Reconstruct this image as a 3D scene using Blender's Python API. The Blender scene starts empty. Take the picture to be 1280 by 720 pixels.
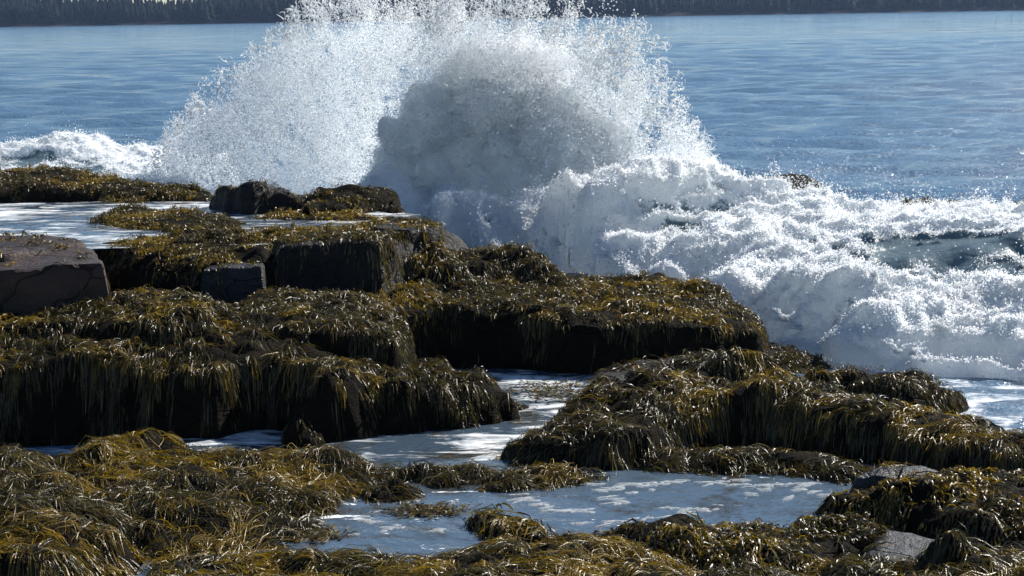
import bpy, math, random
import numpy as np
from mathutils import Matrix, Vector

SC = bpy.context.scene
COL = SC.collection
RNG = np.random.default_rng(11)

# ------------------------------------------------------------------ camera
F_PX = 2000.0                       # focal length in photo pixels (photo 1280 wide)
CAM_H = 4.0
PITCH, ROLL = math.radians(9.8), math.radians(0.94)
_f = np.array([0, math.cos(PITCH), -math.sin(PITCH)])
_r = np.array([1.0, 0, 0]); _u = np.cross(_r, _f)
_R = _r * math.cos(ROLL) - _u * math.sin(ROLL)
_U = _u * math.cos(ROLL) + _r * math.sin(ROLL)
cam_d = bpy.data.cameras.new('camera'); cam = bpy.data.objects.new('camera', cam_d); COL.objects.link(cam)
cam_d.sensor_width = 36.0; cam_d.lens = 36.0 * F_PX / 1280.0; cam_d.clip_start = 0.1; cam_d.clip_end = 6000
cam.matrix_world = Matrix(((_R[0], _U[0], -_f[0], 0), (_R[1], _U[1], -_f[1], 0), (_R[2], _U[2], -_f[2], CAM_H), (0, 0, 0, 1)))
SC.camera = cam

def P(px, py, z):
    """photo pixel -> point of the level plane at height z"""
    d = _f + _R * (px - 640) / F_PX + _U * (360 - py) / F_PX
    t = (z - CAM_H) / d[2]
    return np.array([d[0] * t, d[1] * t, z])

def zY(px, py, Y):
    """height of the point seen at the pixel on the upright plane Y metres away"""
    d = _f + _R * (px - 640) / F_PX + _U * (360 - py) / F_PX
    return CAM_H + d[2] * Y / d[1]

# ------------------------------------------------------------------ light
SUN_EL, SUN_AZ = math.radians(38), math.radians(54)     # azimuth clockwise from +Y (to the right of the view)
W = bpy.data.worlds.new('World'); SC.world = W; W.use_nodes = True
_nt = W.node_tree
sky = _nt.nodes.new('ShaderNodeTexSky'); sky.sky_type = 'NISHITA'; sky.sun_disc = False
sky.sun_elevation = SUN_EL; sky.sun_rotation = SUN_AZ; sky.air_density = 1.0; sky.dust_density = 0.0; sky.ozone_density = 4.0
_bg = _nt.nodes['Background']; _bg.inputs['Strength'].default_value = 0.06
_nt.links.new(sky.outputs['Color'], _bg.inputs['Color'])
sun_d = bpy.data.lights.new('sun', 'SUN'); sun_d.energy = 5.0; sun_d.angle = math.radians(0.5); sun_d.color = (1.0, 0.95, 0.87)
sun = bpy.data.objects.new('sun', sun_d); COL.objects.link(sun)
_sd = Vector((math.sin(SUN_AZ) * math.cos(SUN_EL), math.cos(SUN_AZ) * math.cos(SUN_EL), math.sin(SUN_EL)))
sun.rotation_euler = _sd.to_track_quat('Z', 'Y').to_euler(); sun.location = (20, 30, 30)
SC.view_settings.view_transform = 'Standard'; SC.view_settings.look = 'None'; SC.view_settings.gamma = 1.0
SC.view_settings.exposure = 0.85
SC.render.engine = 'CYCLES'
CY = SC.cycles
CY.use_denoising = True; CY.max_bounces = 12; CY.diffuse_bounces = 6; CY.glossy_bounces = 3
CY.transmission_bounces = 8; CY.transparent_max_bounces = 12; CY.volume_bounces = 0
CY.caustics_reflective = False; CY.caustics_refractive = False

# ------------------------------------------------------------------ numpy noise
_perm = np.random.default_rng(5).permutation(512)
_perm = np.concatenate([_perm, _perm, _perm])
_g3 = np.random.default_rng(6).normal(size=(512, 3)); _g3 /= np.linalg.norm(_g3, axis=1)[:, None]

def noise3(x, y, z):
    xi, yi, zi = np.floor(x).astype(int), np.floor(y).astype(int), np.floor(z).astype(int)
    fx, fy, fz = x - xi, y - yi, z - zi
    u, v, w = (t * t * t * (t * (t * 6 - 15) + 10) for t in (fx, fy, fz))
    out = 0
    for dx in (0, 1):
        for dy in (0, 1):
            for dz in (0, 1):
                h = _perm[_perm[_perm[(xi + dx) & 511] + ((yi + dy) & 511)] + ((zi + dz) & 511)]
                g = _g3[h]
                dot = g[..., 0] * (fx - dx) + g[..., 1] * (fy - dy) + g[..., 2] * (fz - dz)
                out = out + dot * (u if dx else 1 - u) * (v if dy else 1 - v) * (w if dz else 1 - w)
    return out * 1.6

def fbm(x, y, z, f=1.0, octs=3, gain=0.5, seed=0.0):
    s = 0; a = 1.0
    for k in range(octs):
        s = s + a * noise3(x * f + seed + 17.3 * k, y * f + seed * 1.7 + 5.1 * k, z * f + 3.3 * k + seed * .3)
        f *= 2.03; a *= gain
    return s

def billow(x, y, z, f=1.0, octs=4, gain=0.5, seed=0.0):
    """puffy lobes with sharp creases between them, about 0..1"""
    s = 0; a = 1.0; t = 0
    for k in range(octs):
        s = s + a * np.abs(noise3(x * f + seed + 11.7 * k, y * f + seed + 3.9 * k, z * f + 8.1 * k + seed))
        t += a; f *= 2.07; a *= gain
    return s / t * 1.8

def sstep(a, b, x):
    t = np.clip((x - a) / (b - a), 0, 1); return t * t * (3 - 2 * t)

# ------------------------------------------------------------------ mesh + object helpers
def mesh_from(name, verts, faces, mat=None, smooth=True, attrs=None):
    """verts (n,3); faces (m,k) int array or list of such arrays"""
    me = bpy.data.meshes.new(name)
    fl = faces if isinstance(faces, list) else [faces]
    fl = [f for f in fl if len(f)]
    me.vertices.add(len(verts)); me.vertices.foreach_set('co', np.asarray(verts, np.float32).ravel())
    loops = np.concatenate([f.ravel() for f in fl]).astype(np.int32)
    tot = np.concatenate([np.full(len(f), f.shape[1], np.int32) for f in fl])
    start = np.concatenate([[0], np.cumsum(tot)[:-1]]).astype(np.int32)
    me.loops.add(len(loops)); me.loops.foreach_set('vertex_index', loops)
    me.polygons.add(len(tot)); me.polygons.foreach_set('loop_start', start); me.polygons.foreach_set('loop_total', tot)
    if smooth: me.polygons.foreach_set('use_smooth', np.ones(len(tot), bool))
    for k, v in (attrs or {}).items():
        v = np.asarray(v, np.float32)
        if v.ndim == 2:
            a = me.color_attributes.new(k, 'FLOAT_COLOR', 'POINT')
            c4 = np.ones((len(v), 4), np.float32); c4[:, :3] = v; a.data.foreach_set('color', c4.ravel())
        else:
            a = me.attributes.new(k, 'FLOAT', 'POINT'); a.data.foreach_set('value', v)
    me.update(calc_edges=True)
    if mat: me.materials.append(mat)
    return me

def link(name, me, parent=None, label=None, cat=None, group=None, kind=None):
    o = bpy.data.objects.new(name, me); COL.objects.link(o)
    if parent: o.parent = parent
    if label: o['label'] = label
    if cat: o['category'] = cat
    if group: o['group'] = group
    if kind: o['kind'] = kind
    return o

def grid_faces(ny, nx, keep=None):
    i = np.arange(ny * nx).reshape(ny, nx)
    f = np.stack([i[:-1, :-1], i[:-1, 1:], i[1:, 1:], i[1:, :-1]], -1).reshape(-1, 4)
    if keep is not None:
        k = keep.ravel()[f].all(1); f = f[k]
    return f

def compact(verts, faces, attrs=None):
    used = np.unique(faces); m = np.full(len(verts), -1); m[used] = np.arange(len(used))
    at = {k: np.asarray(v)[used] for k, v in (attrs or {}).items()}
    return verts[used], m[faces], at

# ------------------------------------------------------------------ materials
class NT:
    def __init__(s, name):
        s.m = bpy.data.materials.new(name); s.m.use_nodes = True; s.t = s.m.node_tree; s.t.nodes.clear()
        s.out = s.n('ShaderNodeOutputMaterial')
    def n(s, typ, **kw):
        nd = s.t.nodes.new(typ)
        for k, v in kw.items(): setattr(nd, k, v)
        return nd
    def set(s, nd, **kw):
        for k, v in kw.items():
            i = nd.inputs[k.replace('_', ' ')]
            if hasattr(v, 'is_linked') or hasattr(v, 'links'): s.t.links.new(v, i)
            else: i.default_value = v
        return nd
    def link(s, a, b): s.t.links.new(a, b)
    def coords(s, scale=(1, 1, 1)):
        g = s.n('ShaderNodeNewGeometry'); mp = s.n('ShaderNodeMapping'); mp.inputs['Scale'].default_value = scale
        s.link(g.outputs['Position'], mp.inputs['Vector']); return mp.outputs[0]
    def noise(s, vec, scale, detail=3, rough=.55, dist=0):
        nd = s.n('ShaderNodeTexNoise'); s.link(vec, nd.inputs['Vector'])
        nd.inputs['Scale'].default_value = scale; nd.inputs['Detail'].default_value = detail
        nd.inputs['Roughness'].default_value = rough; nd.inputs['Distortion'].default_value = dist
        return nd.outputs['Fac']
    def ramp(s, fac, stops):
        r = s.n('ShaderNodeValToRGB'); e = r.color_ramp.elements
        while len(e) < len(stops): e.new(0.5)
        for el, (p, c) in zip(e, stops):
            el.position = p; el.color = (c, c, c, 1) if not isinstance(c, tuple) else (*c, 1)
        s.link(fac, r.inputs[0]); return r.outputs[0]
    def mix(s, fac, a, b):
        m = s.n('ShaderNodeMix', data_type='RGBA')
        for sock, v in ((m.inputs[0], fac), (m.inputs[6], a), (m.inputs[7], b)):
            if hasattr(v, 'links'): s.link(v, sock)
            else: sock.default_value = v if not isinstance(v, tuple) else (*v, 1)
        return m.outputs[2]
    def math(s, op, a, b=None):
        m = s.n('ShaderNodeMath', operation=op)
        for k, v in enumerate((a, b)):
            if v is None: continue
            if hasattr(v, 'links'): s.link(v, m.inputs[k])
            else: m.inputs[k].default_value = v
        return m.outputs[0]
    def bump(s, h, strength=1.0, dist=.02, normal=None):
        b = s.n('ShaderNodeBump'); s.link(h, b.inputs['Height'])
        b.inputs['Strength'].default_value = strength; b.inputs['Distance'].default_value = dist
        if normal: s.link(normal, b.inputs['Normal'])
        return b.outputs[0]
    def attr(s, name, out='Color'):
        a = s.n('ShaderNodeAttribute'); a.attribute_name = name; return a.outputs[out]

def mat_rock(name, c1, c2, rough=.45, scale=3.0, spec=.5):
    t = NT(name); v = t.coords((1, 1, 1.6))
    n1 = t.noise(v, scale, 6, .6); n2 = t.noise(v, scale * 7, 5, .65); n3 = t.noise(v, 60, 3, .6)
    c = t.mix(t.ramp(n1, [(.35, 0.0), (.65, 1.0)]), c1, c2)
    c = t.mix(t.ramp(n2, [(.55, 0.0), (.75, .7)]), c, tuple(x * 1.7 for x in c2))
    vo = t.n('ShaderNodeTexVoronoi', feature='DISTANCE_TO_EDGE'); wv = t.n('ShaderNodeVectorMath', operation='ADD')
    cn = t.n('ShaderNodeTexNoise'); cn.inputs['Scale'].default_value = 1.1; t.link(v, cn.inputs['Vector'])
    t.link(v, wv.inputs[0]); t.link(cn.outputs['Color'], wv.inputs[1]); t.link(wv.outputs[0], vo.inputs['Vector']); vo.inputs['Scale'].default_value = 1.5
    cr = t.ramp(vo.outputs['Distance'], [(.004, 0.0), (.022, 1.0)])
    c = t.mix(cr, tuple(x * .6 for x in c1), c)
    h = t.math('ADD', t.math('MULTIPLY', n1, 1.0), t.math('ADD', t.math('MULTIPLY', n2, .5), t.math('MULTIPLY', n3, .14)))
    h = t.math('ADD', h, t.math('MULTIPLY', cr, .3))
    p = t.n('ShaderNodeBsdfPrincipled')
    t.set(p, Base_Color=c, Roughness=t.ramp(n2, [(.3, rough * .55), (.7, min(1, rough * 1.4))]), Normal=t.bump(h, 1.0, .06), Specular_IOR_Level=spec)
    t.link(p.outputs[0], t.out.inputs[0]); return t.m

def mat_weed():
    t = NT('seaweed'); c = t.attr('tint')
    v = t.coords(); n = t.noise(v, 90, 2)
    p = t.n('ShaderNodeBsdfPrincipled')
    t.set(p, Base_Color=c, Roughness=.31, IOR=1.45, Normal=t.bump(n, .6, .006))
    tr = t.n('ShaderNodeBsdfTranslucent')
    hs = t.n('ShaderNodeHueSaturation'); hs.inputs['Saturation'].default_value = 1.15; hs.inputs['Value'].default_value = 1.6
    t.link(c, hs.inputs['Color']); t.link(hs.outputs[0], tr.inputs['Color'])
    m = t.n('ShaderNodeMixShader'); m.inputs[0].default_value = .28
    t.link(p.outputs[0], m.inputs[1]); t.link(tr.outputs[0], m.inputs[2]); t.link(m.outputs[0], t.out.inputs[0])
    return t.m

def mat_foam(name='sea_foam', attr=True, thin=.5):
    """white foam; the vertex value 'foam' says how much of the surface is foam and how much is green water"""
    t = NT(name); v = t.coords()
    n = t.noise(v, 26, 5, .7); n2 = t.noise(v, 5.0, 4, .6, .6)
    bn = t.bump(n, .8, .03)
    d = t.n('ShaderNodeBsdfDiffuse'); d.inputs['Color'].default_value = (.90, .92, .94, 1); t.link(bn, d.inputs['Normal'])
    tr = t.n('ShaderNodeBsdfTranslucent'); tr.inputs['Color'].default_value = (.88, .92, .94, 1); t.link(bn, tr.inputs['Normal'])
    m = t.n('ShaderNodeMixShader'); m.inputs[0].default_value = thin
    t.link(d.outputs[0], m.inputs[1]); t.link(tr.outputs[0], m.inputs[2])
    last = m.outputs[0]
    if attr:
        p = t.n('ShaderNodeBsdfPrincipled'); t.set(p, Base_Color=(.12, .175, .21, 1), Roughness=.38, IOR=1.33, Normal=t.bump(n2, .5, .08))
        tw = t.n('ShaderNodeBsdfTranslucent'); tw.inputs['Color'].default_value = (.16, .26, .29, 1)
        mw = t.n('ShaderNodeMixShader'); mw.inputs[0].default_value = .4
        t.link(p.outputs[0], mw.inputs[1]); t.link(tw.outputs[0], mw.inputs[2])
        fa = t.attr('foam', 'Fac')
        k = t.math('ADD', fa, t.math('SUBTRACT', t.math('ADD', t.math('MULTIPLY', n2, .9), t.math('MULTIPLY', n, .5)), .7))
        k = t.ramp(k, [(.42, 0.0), (.6, 1.0)])
        mx = t.n('ShaderNodeMixShader'); t.link(k, mx.inputs[0]); t.link(mw.outputs[0], mx.inputs[1]); t.link(last, mx.inputs[2])
        last = mx.outputs[0]
    t.link(last, t.out.inputs[0]); return t.m

def mat_drop():
    t = NT('water_droplets')
    d = t.n('ShaderNodeBsdfDiffuse'); d.inputs['Color'].default_value = (.95, .96, .97, 1)
    tr = t.n('ShaderNodeBsdfTranslucent'); tr.inputs['Color'].default_value = (.95, .97, .98, 1)
    m = t.n('ShaderNodeMixShader'); m.inputs[0].default_value = .62
    t.link(d.outputs[0], m.inputs[1]); t.link(tr.outputs[0], m.inputs[2]); t.link(m.outputs[0], t.out.inputs[0]); return t.m

def mat_sea():
    t = NT('sea_water')
    va = t.coords((.55, 1.0, 1.0)); vb = t.coords((.8, 1, 1))
    n1 = t.noise(va, 3.4, 5, .65, .3); n2 = t.noise(vb, 11.0, 3, .6, .2); n3 = t.noise(t.coords((.25, .6, 1)), .12, 3, .5)
    patch = t.ramp(n3, [(.35, .6), (.65, 1.0)])
    h = t.math('MULTIPLY', t.math('ADD', n1, t.math('MULTIPLY', n2, .42)), patch)
    p = t.n('ShaderNodeBsdfPrincipled')
    t.set(p, Base_Color=(.08, .152, .238, 1), Roughness=t.ramp(t.noise(t.coords((.06, .5, 1)), .35, 5, .6), [(.35, .05), (.65, .20)]), IOR=1.33, Normal=t.bump(h, 1.0, .16))
    vs = t.coords((.8, 1.7, 1)); f1 = t.noise(vs, 1.3, 5, .62, 1.2); f2 = t.noise(vs, 8, 4, .65, .4)
    k = t.math('ADD', t.math('ADD', f1, t.math('MULTIPLY', f2, .3)), t.math('MULTIPLY', t.attr('froth', 'Fac'), .55))
    k = t.ramp(t.math('SUBTRACT', k, .3), [(.62, 0.0), (.80, 1.0)])
    d = t.n('ShaderNodeBsdfDiffuse'); d.inputs['Color'].default_value = (.78, .81, .83, 1)
    m = t.n('ShaderNodeMixShader'); t.link(k, m.inputs[0]); t.link(p.outputs[0], m.inputs[1]); t.link(d.outputs[0], m.inputs[2])
    t.link(m.outputs[0], t.out.inputs[0]); return t.m

def mat_pool(name, foam_lo, foam_hi, stretch=(1, 1, 1), fscale=2.2, ripple=.012, base=(.03, .045, .06)):
    """shallow still water with thin drifting froth"""
    t = NT(name); v = t.coords(); vs = t.coords(stretch)
    n1 = t.noise(v, 5, 3, .5, .3); n2 = t.noise(v, 14, 2)
    f1 = t.noise(vs, fscale, 5, .62, 1.1); f2 = t.noise(vs, fscale * 6, 4, .65, .4); f3 = t.noise(v, .55, 2)
    k = t.math('ADD', t.math('ADD', f1, t.math('MULTIPLY', f2, .28)), t.math('MULTIPLY', f3, .45))
    k = t.ramp(t.math('SUBTRACT', k, .36), [(foam_lo, 0.0), (foam_hi, 1.0)])
    p = t.n('ShaderNodeBsdfPrincipled')
    deep = t.ramp(t.noise(v, 1.6, 4, .6, .5), [(.52, 0.0), (.66, 1.0)])
    t.set(p, Base_Color=t.mix(deep, base, (.030, .024, .012)), Roughness=.05, IOR=1.33, Normal=t.bump(t.math('ADD', n1, t.math('MULTIPLY', n2, .25)), 1.0, ripple))
    d = t.n('ShaderNodeBsdfDiffuse'); d.inputs['Color'].default_value = (.72, .75, .77, 1)
    t.link(t.bump(f2, .8, .02), d.inputs['Normal'])
    m = t.n('ShaderNodeMixShader'); t.link(k, m.inputs[0]); t.link(p.outputs[0], m.inputs[1]); t.link(d.outputs[0], m.inputs[2])
    t.link(m.outputs[0], t.out.inputs[0]); return t.m

def mat_simple(name, col, rough=.8, var=.3, scale=4.0, bump=.0):
    t = NT(name); v = t.coords(); n = t.noise(v, scale, 4)
    c = t.mix(n, tuple(x * (1 - var) for x in col), tuple(x * (1 + var) for x in col))
    p = t.n('ShaderNodeBsdfPrincipled'); t.set(p, Base_Color=c, Roughness=rough, Specular_IOR_Level=.05)
    if bump: t.link(t.bump(n, 1.0, bump), p.inputs['Normal'])
    t.link(p.outputs[0], t.out.inputs[0]); return t.m

M_ROCK = mat_rock('wet_dark_rock', (.006, .0055, .005), (.013, .011, .010), .6, 3.0, .25)
M_SLAB = mat_rock('red_brown_rock', (.024, .017, .015), (.056, .037, .031), .6, 2.2, .25)
M_STONE = mat_rock('grey_stone', (.028, .028, .028), (.048, .046, .044), .45, 3.0, .35)
M_BLUE = mat_rock('wet_blue_grey_rock', (.010, .011, .012), (.019, .020, .022), .4, 3.0, .4)
M_UNDER = mat_rock('weedy_rock', (.006, .005, .003), (.013, .010, .005), .9, 6.0, .06)
M_WEED = mat_weed(); M_FOAM = mat_foam(); M_FOAMW = mat_foam('white_froth', False, .78); M_DROP = mat_drop(); M_SEA = mat_sea()

# ------------------------------------------------------------------ rock fields on one shared grid
RES = 0.02
GX0, GX1, GY0, GY1 = -10.0, 10.6, 9.0, 37.0
GX = np.arange(GX0, GX1, RES); GY = np.arange(GY0, GY1, RES)
HG = np.full((len(GY), len(GX)), -0.6)          # height of whatever is topmost
OWN = np.full(HG.shape, -1, int)
ROCKS = []
GRP_LEDGE = 'seaweed covered rocks along the shore'

def sdf_poly(X, Y, pts):
    d = np.full(X.shape, 1e9); inside = np.zeros(X.shape, bool)
    n = len(pts)
    for a in range(n):
        x0, y0 = pts[a][:2]; x1, y1 = pts[(a + 1) % n][:2]
        ex, ey = x1 - x0, y1 - y0
        t = np.clip(((X - x0) * ex + (Y - y0) * ey) / (ex * ex + ey * ey + 1e-12), 0, 1)
        d = np.minimum(d, (X - x0 - ex * t) ** 2 + (Y - y0 - ey * t) ** 2)
        c = ((y0 > Y) != (y1 > Y)) & (X < (x1 - x0) * (Y - y0) / (y1 - y0 + 1e-12) + x0)
        inside ^= c
    return np.where(inside, -1, 1) * np.sqrt(d)

def rock(name, outline, base, label, cat='rock', slope=5.0, rnd=.05, amp=.05, warp=.06, mat=None, weed=None,
         extra=(), group=GRP_LEDGE, kind=None, strata=0.0, lumps=0.0, bevel=.10, clump_dir=None):
    """outline: (px, py, z[, slope]) = edge of the top; outside it the rock falls away, inside it rolls up"""
    i = len(ROCKS)
    W3 = [P(*q[:3]) for q in outline]; sl = [q[3] if len(q) > 3 else slope for q in outline]
    E3 = [P(*q[:3]) for q in extra]
    C3 = np.array(W3 + E3); S = np.array(sl + [slope] * len(E3))
    reach = (C3[:, 2].max() - base + .2) / min(sl) + .35
    x0, x1 = C3[:, 0].min() - reach, C3[:, 0].max() + reach; y0, y1 = C3[:, 1].min() - reach, C3[:, 1].max() + reach
    a0, a1 = max(0, int((x0 - GX0) / RES)), min(len(GX), int((x1 - GX0) / RES) + 1)
    b0, b1 = max(0, int((y0 - GY0) / RES)), min(len(GY), int((y1 - GY0) / RES) + 1)
    X, Y = np.meshgrid(GX[a0:a1], GY[b0:b1])
    sd = i * 3.71
    wx = fbm(X, Y, 0 * X, 1.6, 3, .55, sd) * warp * 1.6; wy = fbm(X, Y, 0 * X, 1.6, 3, .55, sd + 40) * warp * 1.6
    d = sdf_poly(X + wx, Y + wy, W3)
    num = 0; den = 0; snum = 0
    for c, s in zip(C3, S):
        w = 1.0 / ((X - c[0]) ** 2 + (Y - c[1]) ** 2 + .02) ** 1.5
        num = num + w * c[2]; den = den + w; snum = snum + w * s
    zt = num / den; s = snum / den
    n = amp * (fbm(X, Y, 0 * X, 1.1, 2, .5, sd + 9) + .45 * fbm(X, Y, 0 * X, 4.3, 3, .55, sd + 77))
    if lumps:
        # flattened locks of weed: long low swells lying across the slope
        q = billow(X * .55 + .5 * fbm(X, Y, 0 * X, .8, 2, .5, sd), Y * 1.25, 0 * X, 1.35, 3, .5, sd + 21)
        n = n + lumps * (q - .35) + .085 * (billow(X * .7 + .15 * fbm(X, Y, 0 * X, 1.5, 2, .5, sd), Y * 1.4, 0 * X, 3.0, 2, .5, sd + 61) - .35)
    h = zt + n
    h = h - np.where(d > 0, s * (np.sqrt(d * d + rnd * rnd) - rnd), 0) - bevel * np.exp(np.minimum(d, 0) / (bevel * 1.6 + 1e-6)) * (bevel > 0)
    if strata:
        # bedding: small ledges in the steep faces
        lev = (h + .02 * fbm(X, Y, 0 * X, 3, 2)) / strata
        fr = lev - np.floor(lev)
        h = np.where(d > .02, (np.floor(lev) + sstep(.15, .85, fr)) * strata, h)
    keep = h > base - .12
    sub = HG[b0:b1, a0:a1]; up = keep & (h > sub)
    sub[up] = h[up]; OWN[b0:b1, a0:a1][up] = i
    st = 4 if kind == 'structure' else 1 if mat is not None and weed is None or X.size < 12000 else 3 if X.size > 90000 else 2
    ii = (slice(None, None, st), slice(None, None, st))
    V = np.stack([X[ii], Y[ii], np.maximum(h[ii], base - .12)], -1).reshape(-1, 3)
    # keep cells that touch the rock, so the skirt reaches the base
    k = keep[ii]
    f = grid_faces(*k.shape); f = f[k.ravel()[f].any(1)]
    V, f, _ = compact(V, f)
    me = mesh_from(name, V, f, mat or M_UNDER); me.set_sharp_from_angle(angle=math.radians(40))
    o = link(name, me, None, label, cat, group if kind is None else None, kind)
    if kind == 'structure':
        for q in ('label', 'category'):
            if q in o: del o[q]
    ROCKS.append(dict(o=o, weed=weed, win=(a0, a1, b0, b1), dir=clump_dir))
    return o

#__ROCKS__
# weed settings: (clumps per m2, strands per clump, length, width, gold share, leafy 0..1)
LONG = (165, 19, .19, .0058, .36, .3)
LONGD = (160, 19, .16, .0060, .22, .32, 1.2)
MID = (210, 13, .095, .0065, .28, .55, .35)
LEAF = (250, 12, .055, .0075, .34, .9, .3)
LEAFS = (120, 9, .05, .0075, .3, .9, .2)

# --- bedrock that carries everything
rock('bedrock', [(-250, 330, .75), (470, 330, .75), (600, 352, .55), (560, 280, 1.1), (520, 262, 1.15), (300, 238, 1.15), (-250, 238, 1.15)], -.4,
     '', slope=1.2, kind='structure', mat=M_ROCK, amp=.03, extra=[(0, 290, 1.2), (250, 290, 1.2), (450, 275, 1.15)])
rock('tidal_flat', [(-450, 560, .02), (700, 566, .02), (1000, 560, .05), (1400, 565, -.15), (1700, 640, .05), (1900, 800, .1), (-500, 800, .1)], -.5,
     '', slope=.8, kind='structure', mat=M_UNDER, amp=.03)

# --- far row behind the upper pool
rock('rock_ridge', [(-340, 234, 1.60), (30, 229, 1.60), (90, 229, 1.58), (150, 238, 1.48), (225, 243, 1.42), (270, 247, 1.38),
                    (255, 232, 1.45), (190, 226, 1.5), (130, 214, 1.62), (80, 209, 1.68), (20, 212, 1.66), (-340, 217, 1.66)], 1.1,
     'long low ridge of golden brown weed in front of the small green breaking wave', slope=3, amp=.04, weed=LEAF)
rock('boulder', [(262, 243, 1.50), (292, 233, 1.66), (322, 229, 1.74), (350, 240, 1.60), (372, 256, 1.42), (382, 240, 1.58), (352, 226, 1.74), (322, 222, 1.80), (285, 229, 1.68)], 1.1,
     'dark tilted boulder with rusty weed on its crest at the back of the upper pool', 'boulder', slope=4, amp=.03, mat=M_ROCK,
     weed=(110, 9, .06, .008, .5, .9, .25), rnd=.02, bevel=.03)
rock('rock_ledge', [(384, 250, 1.55), (430, 247, 1.55), (475, 250, 1.48), (510, 268, 1.34), (490, 238, 1.55), (482, 226, 1.68), (440, 227, 1.70), (395, 228, 1.70)], 1.05,
     'dark weedy rock right of the tilted boulder, its right end under the big splash', slope=4, amp=.06, weed=LEAFS, lumps=.05)
rock('seaweed_mound', [(112, 272, 1.36), (170, 279, 1.37), (250, 285, 1.38), (288, 285, 1.36), (300, 276, 1.36), (240, 264, 1.40), (160, 259, 1.38)], 1.2,
     'low brown hump of seaweed lying in the middle of the upper pool', 'seaweed', slope=.7, amp=.04, weed=LEAF, bevel=.02)
rock('seaweed_mound', [(128, 249, 1.335), (165, 252, 1.34), (200, 249, 1.335), (190, 242, 1.34), (150, 242, 1.34)], 1.2,
     'small flat patch of pale weed awash just below the far ridge', 'seaweed', slope=.5, amp=.02, weed=LEAF, bevel=.0)
rock('seaweed_mound', [(330, 271, 1.34), (420, 273, 1.35), (470, 272, 1.34), (440, 266, 1.36), (350, 266, 1.36)], 1.2,
     'thin strip of weed at the foot of the boulder on the pool edge', 'seaweed', slope=.6, amp=.02, weed=LEAF, bevel=.0)

# --- rock awash beyond the breaker, and a dark hump of water
rock('rock_ledge', [(1085, 262, .36), (1180, 268, .40), (1300, 276, .42), (1560, 290, .3), (1560, 268, .3), (1300, 256, .50), (1190, 251, .46), (1100, 252, .38)], -.3,
     'dark brown weedy rock awash just beyond the breaker at the right edge', slope=1.2, amp=.07, weed=LEAF, lumps=.06)
rock('rock_ledge', [(925, 222, .12), (965, 226, .14), (1012, 225, .12), (1000, 218, .17), (945, 216, .15)], -.3,  # dark smooth swell of water, built with the rock shape and material
     'small dark hump of brown water in the swell beyond the crest of the breaker', slope=.5, amp=.04, mat=M_UNDER, bevel=0)

# --- left slab
rock('rock_slab', [(x, y, zY(x, y, 16.5)) for x, y in ((-340, 346), (-30, 340), (0, 338), (22, 340), (35, 337), (75, 331), (105, 331), (129, 328))] + [(121, 314, 1.46), (98, 303, 1.46), (60, 300, 1.44), (-340, 307, 1.41)], .85,
     'bare reddish brown rock slab with a squared black front at the left edge', 'rock', slope=11, rnd=.015, amp=.016, warp=.035, mat=M_SLAB, bevel=.01, strata=.16,
     weed=(10, 9, .06, .008, .4, .9, .3))
rock('rock_slab', [(-340, 326, 1.52), (0, 318, 1.52), (40, 314, 1.51), (75, 309, 1.50), (97, 301, 1.49), (92, 296, 1.50), (45, 294, 1.52), (-340, 295, 1.53)], 1.2,
     'thin brown upper layer of rock with tufts of weed lying on the bare slab', 'rock', slope=7, rnd=.02, amp=.02, warp=.05, mat=M_SLAB, bevel=.02,
     weed=(45, 9, .06, .008, .4, .9, .3))
# --- middle shelf
rock('rock_ledge', [(128, 302, 1.34), (190, 320, 1.32), (250, 326, 1.28), (300, 322, 1.28), (345, 312, 1.32), (380, 290, 1.36), (310, 289, 1.35), (215, 294, 1.35), (150, 291, 1.37)], .9,
     'weed mat covered shelf along the near edge of the upper pool', slope=2.5, amp=.05, weed=LEAF, lumps=.08)
rock('boulder', [(203, 335, 1.19), (228, 332, 1.21), (250, 335, 1.19), (246, 324, 1.22), (212, 323, 1.22)], .85,
     'small round dark boulder under the shelf, left of the white topped block', 'boulder', slope=5, amp=.02, warp=.02, mat=M_ROCK, bevel=.06, rnd=.08, weed=(80, 9, .07, .008, .3, .7, .3))
rock('rock_block', [(x, y, zY(x, y, 17.75)) for x, y in ((254, 337), (280, 334), (300, 336), (326, 333))] + [(331, 325, 1.20), (268, 325, 1.21)], .85,
     'squared dark block with a pale wet top below the shelf', 'rock', slope=9, amp=.02, warp=.03, mat=M_BLUE, bevel=.015, rnd=.02, weed=(60, 9, .08, .008, .3, .7, .6))
rock('rock_ledge', [(x, y, zY(x, y, 18.3)) for x, y in ((343, 308), (380, 304), (395, 304), (443, 299), (470, 298))] + [(500, 297, 1.35, 3), (528, 300, 1.30, 2), (540, 292, 1.32), (515, 281, 1.38), (470, 277, 1.39), (400, 283, 1.38), (350, 290, 1.37)], .8,
     'tall dark ledge with a straight black front, just below the upper pool', slope=9, rnd=.03, amp=.035, mat=M_ROCK, weed=(240, 11, .10, .008, .26, .6, 1.3), bevel=.03)
rock('rock_block', [(470, 285, 1.44), (510, 287, 1.44), (550, 284, 1.43), (553, 278, 1.43), (500, 274, 1.44), (462, 277, 1.44)], .8,
     'square ended black block at the right end of the tall dark ledge', 'rock', slope=12, rnd=.015, amp=.015, warp=.025, mat=M_ROCK, bevel=.01, weed=(150, 10, .08, .008, .3, .7, .6))
rock('seaweed_mound', [(505, 318, 1.15), (520, 345, .95), (570, 352, .9), (600, 340, .95), (560, 315, 1.1), (535, 304, 1.25)], .6,
     'tangle of weed spilling down below the square ended block', 'seaweed', slope=2, amp=.10, weed=MID, lumps=.12)
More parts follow.
